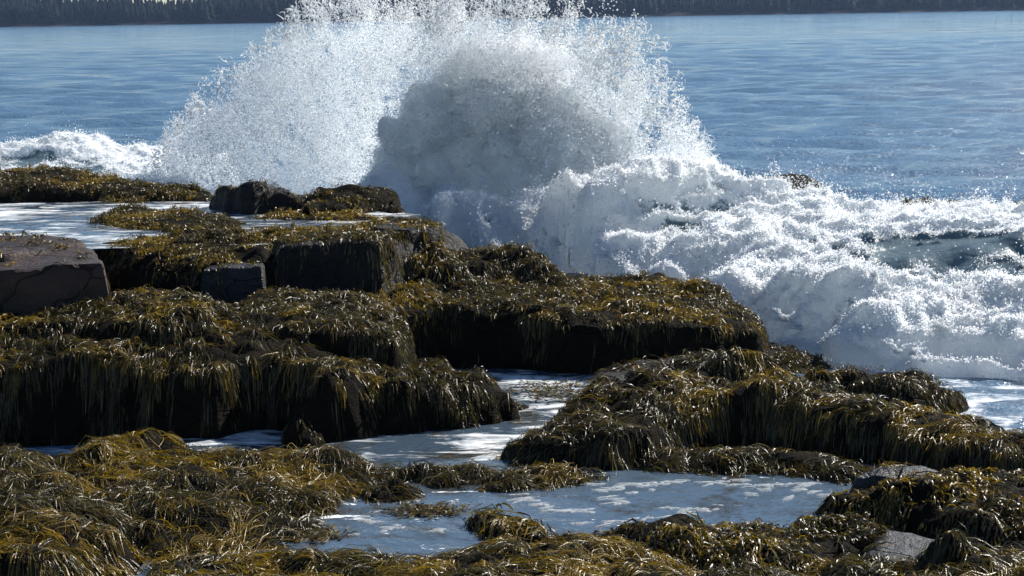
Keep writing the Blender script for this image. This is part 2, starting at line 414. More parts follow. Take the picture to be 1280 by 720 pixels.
rock('rock_ledge', [(575, 325, 1.08), (620, 322, 1.08), (660, 330, 1.0), (700, 343, .92), (722, 350, .85), (700, 333, .96), (668, 312, 1.1), (640, 304, 1.16), (600, 307, 1.14), (572, 315, 1.1)], .6,
     'dark weedy rock sticking out into the white water behind the long ledge', slope=2.2, amp=.07, weed=MID, lumps=.08)
rock('rock_ledge', [(470, 384, 0.83), (500, 381, 0.79), (550, 378, 0.77), (613, 385, 0.73), (667, 391, 0.69), (740, 397, 0.66), (820, 402, 0.63), (900, 404, 0.61, 5), (940, 404, 0.57, 3), (944, 390, 0.57, 2.5), (925, 374, 0.63, 2), (888, 357, 0.71),
                    (850, 347, 0.75), (800, 344, 0.76), (760, 344, 0.77), (700, 348, 0.77), (640, 350, 0.77), (570, 354, 0.79), (480, 362, 0.86)], -.1,
     'long flat ledge with a vertical black front and a fringe of weed, behind the channel', slope=7, rnd=.05, amp=.05, mat=M_UNDER, weed=MID, lumps=.04)
rock('rock_ledge', [(255, 416, 0.92), (300, 405, 0.96), (350, 404, 0.97), (400, 406, 0.96), (450, 410, 0.93), (490, 416, 0.89), (502, 424, 0.84), (500, 408, 0.88), (480, 384, 0.92), (470, 362, 0.92), (380, 360, 0.96), (310, 366, 0.98), (255, 388, 0.94)], .2,
     'weed draped ledge joining the long flat ledge on its left', slope=5, amp=.05, weed=MID, lumps=.08)
rock('seaweed_mound', [(-340, 418, 0.98), (40, 404, 1.00), (90, 398, 1.02), (150, 396, 1.08), (220, 396, 1.10), (262, 393, 1.08), (288, 384, 1.04), (270, 368, 1.10), (200, 359, 1.08), (130, 372, 1.04), (60, 386, 1.00), (-340, 400, 0.98)], .6,
     'rounded hump of bleached weed at the foot of the red brown slab', 'seaweed', slope=4, amp=.06, weed=MID, lumps=.12)
rock('rock_ledge', [(-340, 462, 0.76), (20, 454, 0.76), (90, 449, 0.77), (200, 447, 0.78), (262, 453, 0.76), (300, 440, 0.80), (345, 440, 0.78), (390, 452, 0.73), (420, 470, 0.64), (450, 478, 0.56), (450, 440, 0.72), (380, 420, 0.80), (320, 412, 0.84), (200, 412, 0.83), (100, 410, 0.84), (-340, 422, 0.83)], .0,
     'big ledge at the left with long weed combed over a tall black front', slope=6, rnd=.10, amp=.06, weed=LONGD, lumps=.08)
rock('rock_ledge', [(380, 505, .42, 2), (430, 484, .52), (470, 472, .56), (520, 472, .56), (575, 476, .50), (608, 482, .42), (625, 490, .32), (618, 472, .44), (600, 455, .56), (540, 447, .62), (450, 442, .74), (390, 460, .70)], .0,
     'lower rounded end of the left ledge reaching toward the channel', slope=3.5, rnd=.08, amp=.06, weed=MID, lumps=.10)
rock('seaweed_mound', [(400, 520, .12), (470, 518, .15), (540, 515, .15), (600, 514, .12), (650, 508, .08), (640, 497, .14), (520, 500, .24), (430, 505, .26)], -.1,
     'low skirt of weed awash along the edge of the channel', 'seaweed', slope=1.2, amp=.05, weed=LEAF, lumps=.06, bevel=.0)

# --- right mound
rock('rock_ledge', [(652, 548, 0.32, 2.5), (700, 545, 0.40), (760, 536, 0.46), (830, 518, 0.52), (880, 500, 0.56), (930, 490, 0.60), (985, 497, 0.60), (1040, 510, 0.57), (1090, 521, 0.53), (1140, 531, 0.49), (1200, 548, 0.43), (1250, 566, 0.36), (1560, 586, 0.30),
                    (1560, 556, 0.36), (1262, 537, 0.42), (1212, 517, 0.48), (1130, 503, 0.54), (1070, 491, 0.58), (1010, 468, 0.64), (960, 452, 0.70), (920, 441, 0.74), (878, 437, 0.76), (840, 440, 0.76), (800, 449, 0.72), (765, 462, 0.66), (720, 495, 0.54), (675, 525, 0.44)], -.1,
     'broad mound of rock buried in olive weed on the right, between channel and near pool', slope=3.4, rnd=.12, amp=.06, weed=(170, 19, .15, .006, .34, .32, .55), lumps=.16, clump_dir=(-.9, -.2))
rock('rock_block', [(740, 473, 0.64), (770, 474, 0.65), (815, 462, 0.68), (850, 447, 0.74), (800, 448, 0.72), (745, 464, 0.66)], .0,
     'bare squared rock corner at the upper left of the right mound', 'rock', slope=8, amp=.02, warp=.03, mat=M_ROCK, weed=(60, 9, .09, .008, .4, .7), rnd=.02, bevel=.02)
rock('rock_ledge', [(1010, 463, .36), (1060, 468, .36), (1120, 476, .34), (1165, 486, .24), (1205, 492, .12), (1195, 478, .22), (1150, 460, .36), (1110, 455, .40), (1060, 453, .42), (1015, 455, .38)], -.2,
     'brown weed covered rock behind the right mound, beside the surf', slope=2.5, amp=.05, weed=MID, lumps=.06)
rock('seaweed_mound', [(935, 438, .18), (985, 446, .14), (1015, 447, .08), (985, 434, .14), (950, 428, .2)], -.2,
     'low dark weed at the waterline off the end of the long ledge', 'seaweed', slope=1.0, amp=.04, weed=LEAF, bevel=0)
rock('seaweed_mound', [(640, 574, .20), (720, 568, .24), (800, 572, .22), (850, 578, .16), (830, 560, .26), (740, 554, .3), (655, 560, .26)], -.1,
     'fringe of bent weed hanging from the foot of the right mound', 'seaweed', slope=2.2, amp=.04, weed=LONGD, lumps=.06)

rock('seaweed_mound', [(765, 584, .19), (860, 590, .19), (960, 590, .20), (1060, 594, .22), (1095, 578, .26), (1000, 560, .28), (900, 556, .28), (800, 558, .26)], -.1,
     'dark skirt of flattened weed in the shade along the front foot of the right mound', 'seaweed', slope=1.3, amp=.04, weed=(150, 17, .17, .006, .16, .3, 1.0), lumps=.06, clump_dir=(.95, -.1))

# --- near left mats
rock('seaweed_mound', [(-340, 704, .50), (60, 690, .46), (140, 665, .42), (120, 600, .44), (40, 560, .44), (-340, 552, .46)], -.1,
     'tangled heap of dark and silvery weed in the lower left corner', 'seaweed', slope=1.6, amp=.07, weed=LONG, lumps=.14, clump_dir=(.6, -.4))
rock('seaweed_mound', [(60, 596, .34), (150, 640, .34), (200, 690, .27), (270, 690, .24), (345, 678, .20), (385, 655, .19), (415, 636, .20), (440, 610, .22), (470, 590, .24), (445, 570, .26), (400, 556, .27), (345, 552, .26), (280, 560, .24), (180, 556, .32), (90, 562, .34)], -.1,
     'wide mat of combed olive weed between the left ledge and the near pool', 'seaweed', slope=1.6, amp=.06, weed=LONG, lumps=.12, clump_dir=(.9, -.28))
rock('seaweed_mound', [(100, 556, .36), (160, 548, .40), (205, 548, .38), (225, 556, .32), (212, 540, .36), (185, 535, .40), (120, 540, .38)], -.1,
     'small rounded crest of weed in front of the white channel water', 'seaweed', slope=2, amp=.05, weed=LONG, lumps=.10)
rock('seaweed_mound', [(420, 590, .25), (500, 592, .24), (560, 602, .22), (640, 602, .22), (690, 602, .21), (745, 598, .18), (770, 588, .18), (700, 577, .24), (620, 574, .26), (540, 573, .28), (450, 573, .27)], -.1,
     'weed covered rock bar between the channel and the near pool', 'seaweed', slope=2.5, amp=.06, weed=LONGD, lumps=.10)
rock('seaweed_mound', [(450, 614, .24), (500, 616, .24), (540, 612, .22), (530, 596, .30), (490, 590, .32), (455, 596, .3)], -.1,
     'rounded tuft of weed dipping into the back of the near pool', 'seaweed', slope=2.5, amp=.03, weed=LONGD, lumps=.05)
# --- near right mats
rock('seaweed_mound', [(120, 770, .40), (640, 790, .42), (900, 780, .46), (880, 700, .36), (760, 672, .28), (640, 678, .26), (520, 694, .22), (420, 696, .22), (340, 690, .26), (270, 694, .29), (200, 705, .32), (140, 730, .36)], -.1,
     'low bank of brown and golden weed along the front of the near pool', 'seaweed', slope=1.5, amp=.06, weed=LONG, lumps=.12, clump_dir=(-.9, -.2))
rock('seaweed_mound', [(592, 650, .22), (640, 660, .24), (690, 668, .24), (650, 648, .24), (622, 636, .24), (600, 640, .22)], -.1,
     'pointed tuft of golden weed rising from the near pool', 'seaweed', slope=1.4, amp=.03, weed=(150, 12, .14, .010, .5, .4), bevel=.0)
rock('seaweed_mound', [(700, 664, .28), (860, 690, .34), (1000, 700, .36), (1095, 690, .34), (1100, 655, .36), (1060, 640, .34), (960, 646, .30), (860, 650, .26), (780, 652, .26)], -.1,
     'mat of leafy golden weed on the right front edge of the near pool', 'seaweed', slope=1.5, amp=.06, weed=(190, 13, .085, .0085, .42, .65), lumps=.14)
rock('seaweed_mound', [(1050, 612, .34), (1130, 618, .38), (1220, 640, .40), (1560, 656, .42), (1560, 596, .42), (1240, 588, .42), (1150, 590, .42), (1085, 592, .38)], -.1,
     'mat of brown leafy weed at the right edge below the broad mound', 'seaweed', slope=1.5, amp=.07, weed=(190, 13, .08, .0085, .38, .7), lumps=.16)
rock('boulder', [(1072, 592, .42), (1110, 594, .44), (1160, 598, .42), (1180, 588, .44), (1150, 576, .48), (1100, 578, .46)], -.1,
     'wet blue grey boulder at the right end of the near pool', 'boulder', slope=3, amp=.03, mat=M_BLUE, weed=(40, 10, .09, .008, .4, .7), bevel=.05)
rock('flat_stone', [(1095, 686, .33), (1130, 696, .33), (1200, 693, .33), (1188, 680, .335), (1150, 666, .34), (1112, 657, .34)], -.1,
     'bare flat pale grey stone among the weed at the lower right', 'stone', slope=1.2, amp=.02, mat=M_STONE, bevel=.02)
rock('seaweed_mound', [(860, 760, .46), (1000, 790, .5), (1680, 786, .55), (1680, 686, .46), (1290, 672, .44), (1215, 690, .42), (1110, 704, .42), (980, 706, .40), (880, 706, .38)], -.1,
     'heap of dark stringy weed along the lower right corner', 'seaweed', slope=1.6, amp=.07, weed=LONG, lumps=.20, clump_dir=(.8, -.3))

# ------------------------------------------------------------------ seaweed strands
def blur(A, n=2):
    for _ in range(n):
        A = (np.pad(A, ((1, 1), (0, 0)), 'edge')[:-2] + 2 * A + np.pad(A, ((1, 1), (0, 0)), 'edge')[2:]) / 4
        A = (np.pad(A, ((0, 0), (1, 1)), 'edge')[:, :-2] + 2 * A + np.pad(A, ((0, 0), (1, 1)), 'edge')[:, 2:]) / 4
    return A
HS = blur(HG, 2); DY, DX = np.gradient(blur(HG, 5), RES)

def samp(A, x, y):
    fx = np.clip((x - GX0) / RES, 0, len(GX) - 1.001); fy = np.clip((y - GY0) / RES, 0, len(GY) - 1.001)
    i, j = fx.astype(int), fy.astype(int); u, v = fx - i, fy - j
    return (A[j, i] * (1 - u) + A[j, i + 1] * u) * (1 - v) + (A[j + 1, i] * (1 - u) + A[j + 1, i + 1] * u) * v

PAL = {'dark': (.017, .014, .006), 'olive': (.064, .055, .012), 'brown': (.064, .038, .010), 'gold': (.160, .108, .020), 'pale': (.14, .12, .07)}
PK = np.array([PAL[k] for k in ('dark', 'olive', 'brown', 'gold', 'pale')])

def strands(r, idx):
    cl, per, L, wd, gold, leafy = r['weed'][:6]; steep = r['weed'][6] if len(r['weed']) > 6 else 1.8 if leafy < .5 else .35
    a0, a1, b0, b1 = r['win']
    own = OWN[b0:b1, a0:a1] == idx
    if not own.any(): return
    g = np.sqrt(1 + DX[b0:b1, a0:a1] ** 2 + DY[b0:b1, a0:a1] ** 2)
    z = HG[b0:b1, a0:a1]
    X, Y = np.meshgrid(GX[a0:a1], GY[b0:b1])
    vis = own & (np.abs(X) < .34 * Y + 2.2)
    # patchy cover: bald spots
    patch = sstep(-1.1, -.5, fbm(X, Y, 0 * X, 1.7, 2, .5, idx + 3.0)) if leafy > .3 else np.ones_like(X)
    w = np.where(vis, np.where(g > 2.2, steep, np.minimum(g, 1.6)) * patch, 0)
    w = w * np.where(np.abs(X) < .335 * Y + .25, 1, .3)          # thinner outside the view
    # dark gaps between the locks
    w = w * (.06 + .94 * sstep(-.4, .25, fbm(X * .7, Y * 1.6, 0 * X, 2.6, 3, .55, idx + 30.0)))
    area = w.sum() * RES * RES * 1.25
    nc = int(area * cl)
    if nc < 3: return
    p = (w / w.sum()).ravel(); ci = RNG.choice(p.size, nc, p=p)
    cx = X.ravel()[ci] + RNG.uniform(-.5, .5, nc) * RES; cy = Y.ravel()[ci] + RNG.uniform(-.5, .5, nc) * RES
    base_ang = fbm(cx, cy, 0 * cx, .7, 3, .6, 3.0) * 2.6 + (math.atan2(-.8, .5) if r['dir'] is None else math.atan2(r['dir'][1], r['dir'][0]))
    base_ang = base_ang + RNG.normal(0, .25 + 1.1 * leafy, nc)
    goldn = fbm(cx, cy, 0 * cx, 1.1, 3, .55, 51.0) + RNG.normal(0, .18, nc)
    pg = sstep(.35 - gold, .75 - gold, goldn) * np.clip(1.25 - .45 * np.hypot(samp(DX, cx, cy), samp(DY, cx, cy)), .05, 1)  # fewer gold strands on steep faces: their shade put into the tint
    cL = L * np.exp(RNG.normal(0, .28, nc)); lift_c = RNG.gamma(1.0, .013, nc)
    # strands
    n = nc * per; k = np.repeat(np.arange(nc), per)
    x = cx[k] + RNG.normal(0, .028, n); y = cy[k] + RNG.normal(0, .028, n)
    ang = base_ang[k] + RNG.normal(0, .22 + .55 * leafy, n)
    Ls = cL[k] * np.exp(RNG.normal(0, .2, n)); wds = wd * np.exp(RNG.normal(0, .25, n))
    lift = lift_c[k] + RNG.gamma(1.3, .006, n)
    ns = 4 if L > .13 else 3; sub = 2
    dx, dy = np.cos(ang), np.sin(ang)
    px = [x]; py = [y]; pz = [samp(HS, x, y) + .004]
    curl = RNG.normal(0, .5, n) * (1 + leafy)
    for s in range(ns):
        st = Ls / ns / sub
        for q in range(sub):
            gx, gy = samp(DX, x, y), samp(DY, x, y); gm = np.sqrt(gx * gx + gy * gy) + 1e-6
            pull = np.clip((gm - .35) / 1.2, 0, 1) * .5 + .02
            dx = dx * (1 - pull) - gx / gm * pull; dy = dy * (1 - pull) - gy / gm * pull
            ca, sa = np.cos(curl / ns / sub), np.sin(curl / ns / sub)
            dx, dy = dx * ca - dy * sa, dx * sa + dy * ca
            m = np.sqrt(dx * dx + dy * dy) + 1e-6; dx /= m; dy /= m
            sl = gx * dx + gy * dy; hs = st / np.sqrt(1 + sl * sl)
            x = x + dx * hs; y = y + dy * hs
        t = (s + 1) / ns
        gq = np.hypot(samp(DX, x, y), samp(DY, x, y)); up = lift / (1 + 1.2 * np.maximum(gq - .6, 0)) * (math.sin(math.pi * min(t * .75 + .1, 1)) + .25) + RNG.normal(0, .005, n) * t + leafy * Ls * .35 * t * RNG.uniform(-.2, 1, n)
        # push outward on steep faces
        gx, gy = samp(DX, x, y), samp(DY, x, y); nn = np.sqrt(1 + gx * gx + gy * gy)
        px.append(x - gx / nn * up); py.append(y - gy / nn * up); pz.append(samp(HS, x, y) + up / nn)
    C = np.stack([np.stack(px, 1), np.stack(py, 1), np.stack(pz, 1)], -1)        # n, ns+1, 3
    T = np.gradient(C, axis=1); T /= np.linalg.norm(T, axis=2, keepdims=True) + 1e-9
    upv = np.array([0, 0, 1.0]); ref = np.where(np.abs(T[..., 2:]) > .8, np.array([0, -1.0, 0]), upv)
    S = np.cross(T, ref); S /= np.linalg.norm(S, axis=2, keepdims=True) + 1e-9
    N = np.cross(S, T)
    tw = RNG.normal(0, .55 + .4 * leafy, n)[:, None] + np.linspace(0, 1, ns + 1)[None] * RNG.normal(0, .9, n)[:, None]
    D = S * np.cos(tw)[..., None] + N * np.sin(tw)[..., None]
    prof = np.interp(np.linspace(0, 4, ns + 1), np.arange(5), [.55, .9, 1.0, .95, .45] if leafy < .5 else [.35, .8, 1.2, 1.35, .6])
    hw = (wds[:, None] * prof[None] * .5)[..., None]
    V = np.stack([C - D * hw, C + D * hw], 2).reshape(-1, 3)
    i = np.arange(n)[:, None] * (2 * (ns + 1)) + 2 * np.arange(ns)[None]
    Fq = np.stack([i, i + 1, i + 3, i + 2], -1).reshape(-1, 4)
    # own tint of each strand, with steep-face shade painted in by pg
    u = RNG.random(n); isg = RNG.random(n) < pg[k] * .85
    ix = np.where(u < .42, 0, np.where(u < .72, 1, np.where(u < .9, 2, 4)))
    ix = np.where(isg, 3, ix)
    tint = PK[ix] * np.exp(RNG.normal(0, .22, (n, 1)))
    tip = np.linspace(0, 1, ns + 1)[None, :, None] ** 2
    tint = tint[:, None, :] * (1 - .0 * tip) + np.where(isg, .07, .022)[:, None, None] * np.array([1, .72, .16]) * tip
    tint = np.repeat(tint, 2, axis=1).reshape(-1, 3)
    me = mesh_from('seaweed', V, Fq, M_WEED, True, {'tint': tint})
    link('seaweed', me, r['o'], kind='stuff')
    return n

NSTR = 0
for idx, r in enumerate(ROCKS):
    if r['weed'] is not None:
        NSTR += strands(r, idx) or 0
print('strands', NSTR)

# ------------------------------------------------------------------ still water
def water_sheet(name, z, outline, mat, res=.12):
    W2 = [P(a, b, z) for a, b in outline]; A = np.array(W2)
    xs = np.arange(A[:, 0].min(), A[:, 0].max() + res, res); ys = np.arange(A[:, 1].min(), A[:, 1].max() + res, res)
    X, Y = np.meshgrid(xs, ys); d = sdf_poly(X, Y, W2)
    Z = np.full(X.shape, z) + .006 * fbm(X, Y, 0 * X, 1.6, 2, .5, 4)
    f = grid_faces(*X.shape, keep=d < res * .7)
    V, f, _ = compact(np.stack([X, Y, Z], -1).reshape(-1, 3), f)
    return link(name, mesh_from(name, V, f, mat), kind='structure')
M_POOLU = mat_pool('upper_pool_water', .48, .73, (.8, 2.2, 1), 1.5, .02, (.05, .08, .12))
M_CHAN = mat_pool('channel_water', .50, .70, (.7, 1.7, 1), 1.7, .02, (.042, .065, .092))
M_NEAR = mat_pool('near_pool_water', .66, .70, (.8, 1.8, 1), 2.4, .014, (.060, .092, .130))
water_sheet('upper_pool_water', 1.32, [(-250, 330), (100, 312), (330, 305), (480, 288), (520, 268), (380, 250), (260, 234), (100, 228), (-250, 228)], M_POOLU)
water_sheet('channel_water', .05, [(120, 560), (420, 600), (700, 585), (760, 520), (900, 460), (1020, 452), (1000, 438), (930, 428), (800, 430), (600, 440), (300, 500)], M_CHAN)
water_sheet('near_pool_water', .15, [(120, 760), (560, 760), (900, 720), (1150, 640), (1160, 585), (1000, 548), (765, 552), (700, 575), (430, 580), (250, 640)], M_NEAR)

# ------------------------------------------------------------------ open sea
def build_sea():
    rows = np.concatenate([np.geomspace(10.0, 60, 215), np.geomspace(60.4, 200, 180), np.geomspace(201.5, 930, 130)])
    cols = np.linspace(-.62, .62, 330)
    R_, A_ = np.meshgrid(rows, cols, indexing='ij')
    X = R_ * np.tan(A_); Y = R_.copy()
    Z = np.zeros_like(X); rs = np.random.default_rng(3)
    gap = np.gradient(rows)[:, None]
    for lam, amp in ((14, .06), (9.5, .045), (7, .035), (5.2, .035), (4.1, .034), (3.3, .036), (2.7, .034), (2.2, .032), (1.8, .032), (1.5, .029), (1.25, .025), (1.05, .021), (.9, .017), (.75, .013)):
        th = rs.normal(-math.pi / 2, .42); kx, ky = math.cos(th) * 2 * math.pi / lam, math.sin(th) * 2 * math.pi / lam
        ph = kx * X + ky * Y + rs.uniform(0, 6.28) + 1.4 * fbm(X, Y, 0 * X, .35 / lam, 2, .5, lam)
        Z += amp * np.clip(lam / gap / 2.2 - .7, 0, 1) * (np.sin(ph) + .25 * np.sin(2 * ph + .7))
    near = sstep(23, 17, R_)                       # calmer inshore, under the rocks and the foam
    Z = Z * (1 - .75 * near) - .02
    V = np.stack([X, Y, Z], -1).reshape(-1, 3)
    return link('sea', mesh_from('sea', V, grid_faces(*X.shape), M_SEA, True, {'froth': (sstep(24, 19, Y) * .2 + .3 * sstep(34, 27, Y)).ravel()}), kind='structure')
build_sea()

# ------------------------------------------------------------------ droplets
TET = np.array([(1, 1, 1), (-1, -1, 1), (-1, 1, -1), (1, -1, -1)], float) / math.sqrt(3)
TETF = np.array([(0, 2, 1), (0, 1, 3), (0, 3, 2), (1, 2, 3)])
OCT = np.array([(1, 0, 0), (-1, 0, 0), (0, 1, 0), (0, -1, 0), (0, 0, 1), (0, 0, -1)], float)
OCTF = np.array([(0, 2, 4), (2, 1, 4), (1, 3, 4), (3, 0, 4), (2, 0, 5), (1, 2, 5), (3, 1, 5), (0, 3, 5)])

def rand_rot(n):
    q = RNG.normal(size=(n, 4)); q /= np.linalg.norm(q, axis=1)[:, None]
    w, x, y, z = q.T
    return np.stack([np.stack([1 - 2 * (y * y + z * z), 2 * (x * y - z * w), 2 * (x * z + y * w)], -1),
                     np.stack([2 * (x * y + z * w), 1 - 2 * (x * x + z * z), 2 * (y * z - x * w)], -1),
                     np.stack([2 * (x * z - y * w), 2 * (y * z + x * w), 1 - 2 * (x * x + y * y)], -1)], 1)

def drops_mesh(name, pts, rad, octa=False, stretch=.5):
    B, Fc = (OCT, OCTF) if octa else (TET * 1.25, TETF)
    n = len(pts); Rm = rand_rot(n)
    sc = np.stack([rad, rad, rad * (1 + stretch * RNG.random(n) * 2)], -1)
    V = np.einsum('nij,nkj->nki', Rm, B[None] * sc[:, None]) + pts[:, None]
    f = (Fc[None] + (np.arange(n) * len(B))[:, None, None]).reshape(-1, 3)
    return mesh_from(name, V.reshape(-1, 3), f, M_DROP, True)

def mist_object(name, pts, rad, parent, label=None):
    """very fine spray: a cloud of round points made from the mesh's vertices"""
    me = bpy.data.meshes.new(name); me.vertices.add(len(pts)); me.vertices.foreach_set('co', pts.astype(np.float32).ravel())
    a = me.attributes.new('rad', 'FLOAT', 'POINT'); a.data.foreach_set('value', rad.astype(np.float32)); me.update()
    me.materials.append(M_DROP)
    ng = bpy.data.node_groups.new(name, 'GeometryNodeTree')
    ng.interface.new_socket('Geometry', in_out='INPUT', socket_type='NodeSocketGeometry')
    ng.interface.new_socket('Geometry', in_out='OUTPUT', socket_type='NodeSocketGeometry')
    gi, go = ng.nodes.new('NodeGroupInput'), ng.nodes.new('NodeGroupOutput')
    mp = ng.nodes.new('GeometryNodeMeshToPoints'); at = ng.nodes.new('GeometryNodeInputNamedAttribute'); at.data_type = 'FLOAT'
    at.inputs['Name'].default_value = 'rad'
    sm = ng.nodes.new('GeometryNodeSetMaterial'); sm.inputs['Material'].default_value = M_DROP
    ng.links.new(gi.outputs[0], mp.inputs['Mesh']); ng.links.new(at.outputs[0], mp.inputs['Radius'])
    ng.links.new(mp.outputs[0], sm.inputs['Geometry']); ng.links.new(sm.outputs[0], go.inputs[0])
    o = link(name, me, parent, kind='stuff')
    md = o.modifiers.new('points', 'NODES'); md.node_group = ng
    return o

# ------------------------------------------------------------------ breaking waves
def idw(X, Y, C, p=2.4, eps=.02):
    num = [0] * (C.shape[1] - 2); den = 0
    for c in C:
        w = 1.0 / ((X - c[0]) ** 2 + (Y - c[1]) ** 2 + eps) ** p
        den = den + w
        for k in range(len(num)): num[k] = num[k] + w * c[2 + k]
    return [q / den for q in num]

def ridge(x, y, z, f=1.0, octs=3, gain=0.5, seed=0.0):
    """sharp crests above rounded hollows, about 0..1"""
    s = 0; a = 1.0; t = 0
    for k in range(octs):
        q = 1 - np.minimum(np.abs(noise3(x * f + seed + 7.7 * k, y * f + seed + 2.9 * k, z * f + 4.1 * k + seed)) * 1.7, 1)
        s = s + a * q * q; t += a; f *= 2.1; a *= gain
    return s / t

def behind(px, py, z, dy, z2, fo):
    """a point dy metres beyond the crest seen at the pixel"""
    p = P(px, py, z); return (p[0] * (1 + .3 * dy / p[1]), p[1] + dy, z2, fo)

def wave(name, ctrl, back, foot, label, res, seed, puff, crest_n, fuzz_n, glassy=(), dips=()):
    C = np.array([[*P(a, b, z), fo] for a, b, z, fo in ctrl] + [behind(*q) for q in back])
    ft = np.array([P(a, b, z)[:2] for a, b, z in foot])
    x0, x1, y0, y1 = C[:, 0].min(), C[:, 0].max(), ft[:, 1].min() - .3, C[:, 1].max()
    X, Y = np.meshgrid(np.arange(x0, x1, res), np.arange(y0, y1, res))
    wx, wy = .22 * fbm(X, Y, 0 * X, .8, 3, .55, seed), .22 * fbm(X, Y, 0 * X, .8, 3, .55, seed + 9)
    Z, Fo = idw(X + wx, Y + wy, C, 2.4, .05)
    Z, Fo = blur(Z, 24), blur(Fo, 10)
    for cx, cy, rx, ry, amt in dips:
        Z = Z - amt * np.exp(-((X - cx) / rx) ** 2 - ((Y - cy) / ry) ** 2)
    for cx, cy, rx, ry, amt in glassy:
        Fo = Fo - amt * np.exp(-((X - cx + .5 * wx) / rx) ** 2 - ((Y - cy + .5 * wy) / ry) ** 2)
    yf = np.interp(X, ft[:, 0], ft[:, 1]) + .12 * fbm(X, Y, 0 * X, 1.3, 3, .6, seed + 2)
    Z = Z - np.maximum(0, yf - Y) * 2.5
    live = sstep(.0, .3, Z)
    rg = ridge(X + wx * .6, Y * 1.5 + wy, 0 * X, .85, 2, .45, seed + 3)
    Fo = Fo + .22 * fbm(X, Y, 0 * X, 1.1, 3, .55, seed + 30) + .55 * (rg - .5)
    gy, gx = np.gradient(blur(Z, 3), res); nn = np.sqrt(1 + gx * gx + gy * gy)
    Nx, Ny, Nz = -gx / nn, -gy / nn, 1 / nn
    fa = np.clip(Fo, .08, 1)
    fine = ridge(X + .25 * wx, Y + .25 * wy, Z, 4.2, 3, .6, seed + 5)
    dsp = puff * live * ((.02 + .83 * fa) * (rg - .35) + fa * (.30 * billow(X, Y, Z, 2.2, 2, .5, seed) + .30 * (fine - .3) + .10 * billow(X, Y, Z, 12, 2, .6, seed + 8) - .1))
    dsp = dsp + .014 * live * fa * fbm(X, Y, Z, 17, 2, .6, seed)
    V = np.stack([X + Nx * dsp, Y + Ny * dsp - .25 * puff * live * fa * (rg - .35), Z + Nz * dsp], -1)
    hid = samp(HG, X, Y) if True else 0
    keep = (Z > -.10) & ((Z > hid - .3) | (X < GX0) | (X > GX1 - .1) | (Y > GY1 - .1))
    f = grid_faces(*X.shape, keep=keep)
    v2, f, at = compact(V.reshape(-1, 3), f, {'foam': np.clip(Fo, 0, 1).ravel()})
    o = link(name, mesh_from(name, v2, f, M_FOAM, True, at), None, label, 'wave')
    # spray thrown off the crests
    kk = (keep & (np.abs(X) < .36 * Y + .5)).astype(float)
    crest = np.clip(-(np.gradient(np.gradient(blur(V[..., 2], 2), res, axis=0), res, axis=0)), 0, 30)
    w = ((crest * live * fa + .25 * live * fa) * kk).ravel(); w = w / w.sum()
    ii = RNG.choice(w.size, crest_n, p=w)
    base = V.reshape(-1, 3)[ii]
    cl = sstep(-.2, .7, fbm(base[:, 0], base[:, 1], base[:, 2], 2.2, 2, .5, seed + 60))
    hgt = RNG.exponential(1, crest_n) * (.015 + .13 * cl ** 2)
    pts = base + np.stack([RNG.normal(0, .03, crest_n), RNG.normal(-.02, .05, crest_n), hgt], -1)
    rad = np.clip(.0058 * np.exp(RNG.normal(0, .45, crest_n)), .003, .02)
    link('spray', drops_mesh('spray', pts, rad), o, kind='stuff')
    # froth standing on the skin of the water
    w = (live * np.clip(Fo - .25, 0, 1) * (.08 + rg ** 2) * kk).ravel(); w = w / w.sum()
    ii = RNG.choice(w.size, fuzz_n, p=w); base = V.reshape(-1, 3)[ii]
    Nf = np.stack([Nx, Ny, Nz], -1).reshape(-1, 3)[ii]
    pts = base + Nf * (RNG.exponential(.018, fuzz_n) * (.4 + 1.6 * sstep(-.1, .8, fbm(base[:, 0], base[:, 1], base[:, 2], 4.0, 2, .5, seed + 4))))[:, None] + RNG.normal(0, .012, (fuzz_n, 3))
    mist_object('mist', pts, np.clip(.005 * np.exp(RNG.normal(0, .35, fuzz_n)), .002, .011), o)
    return o

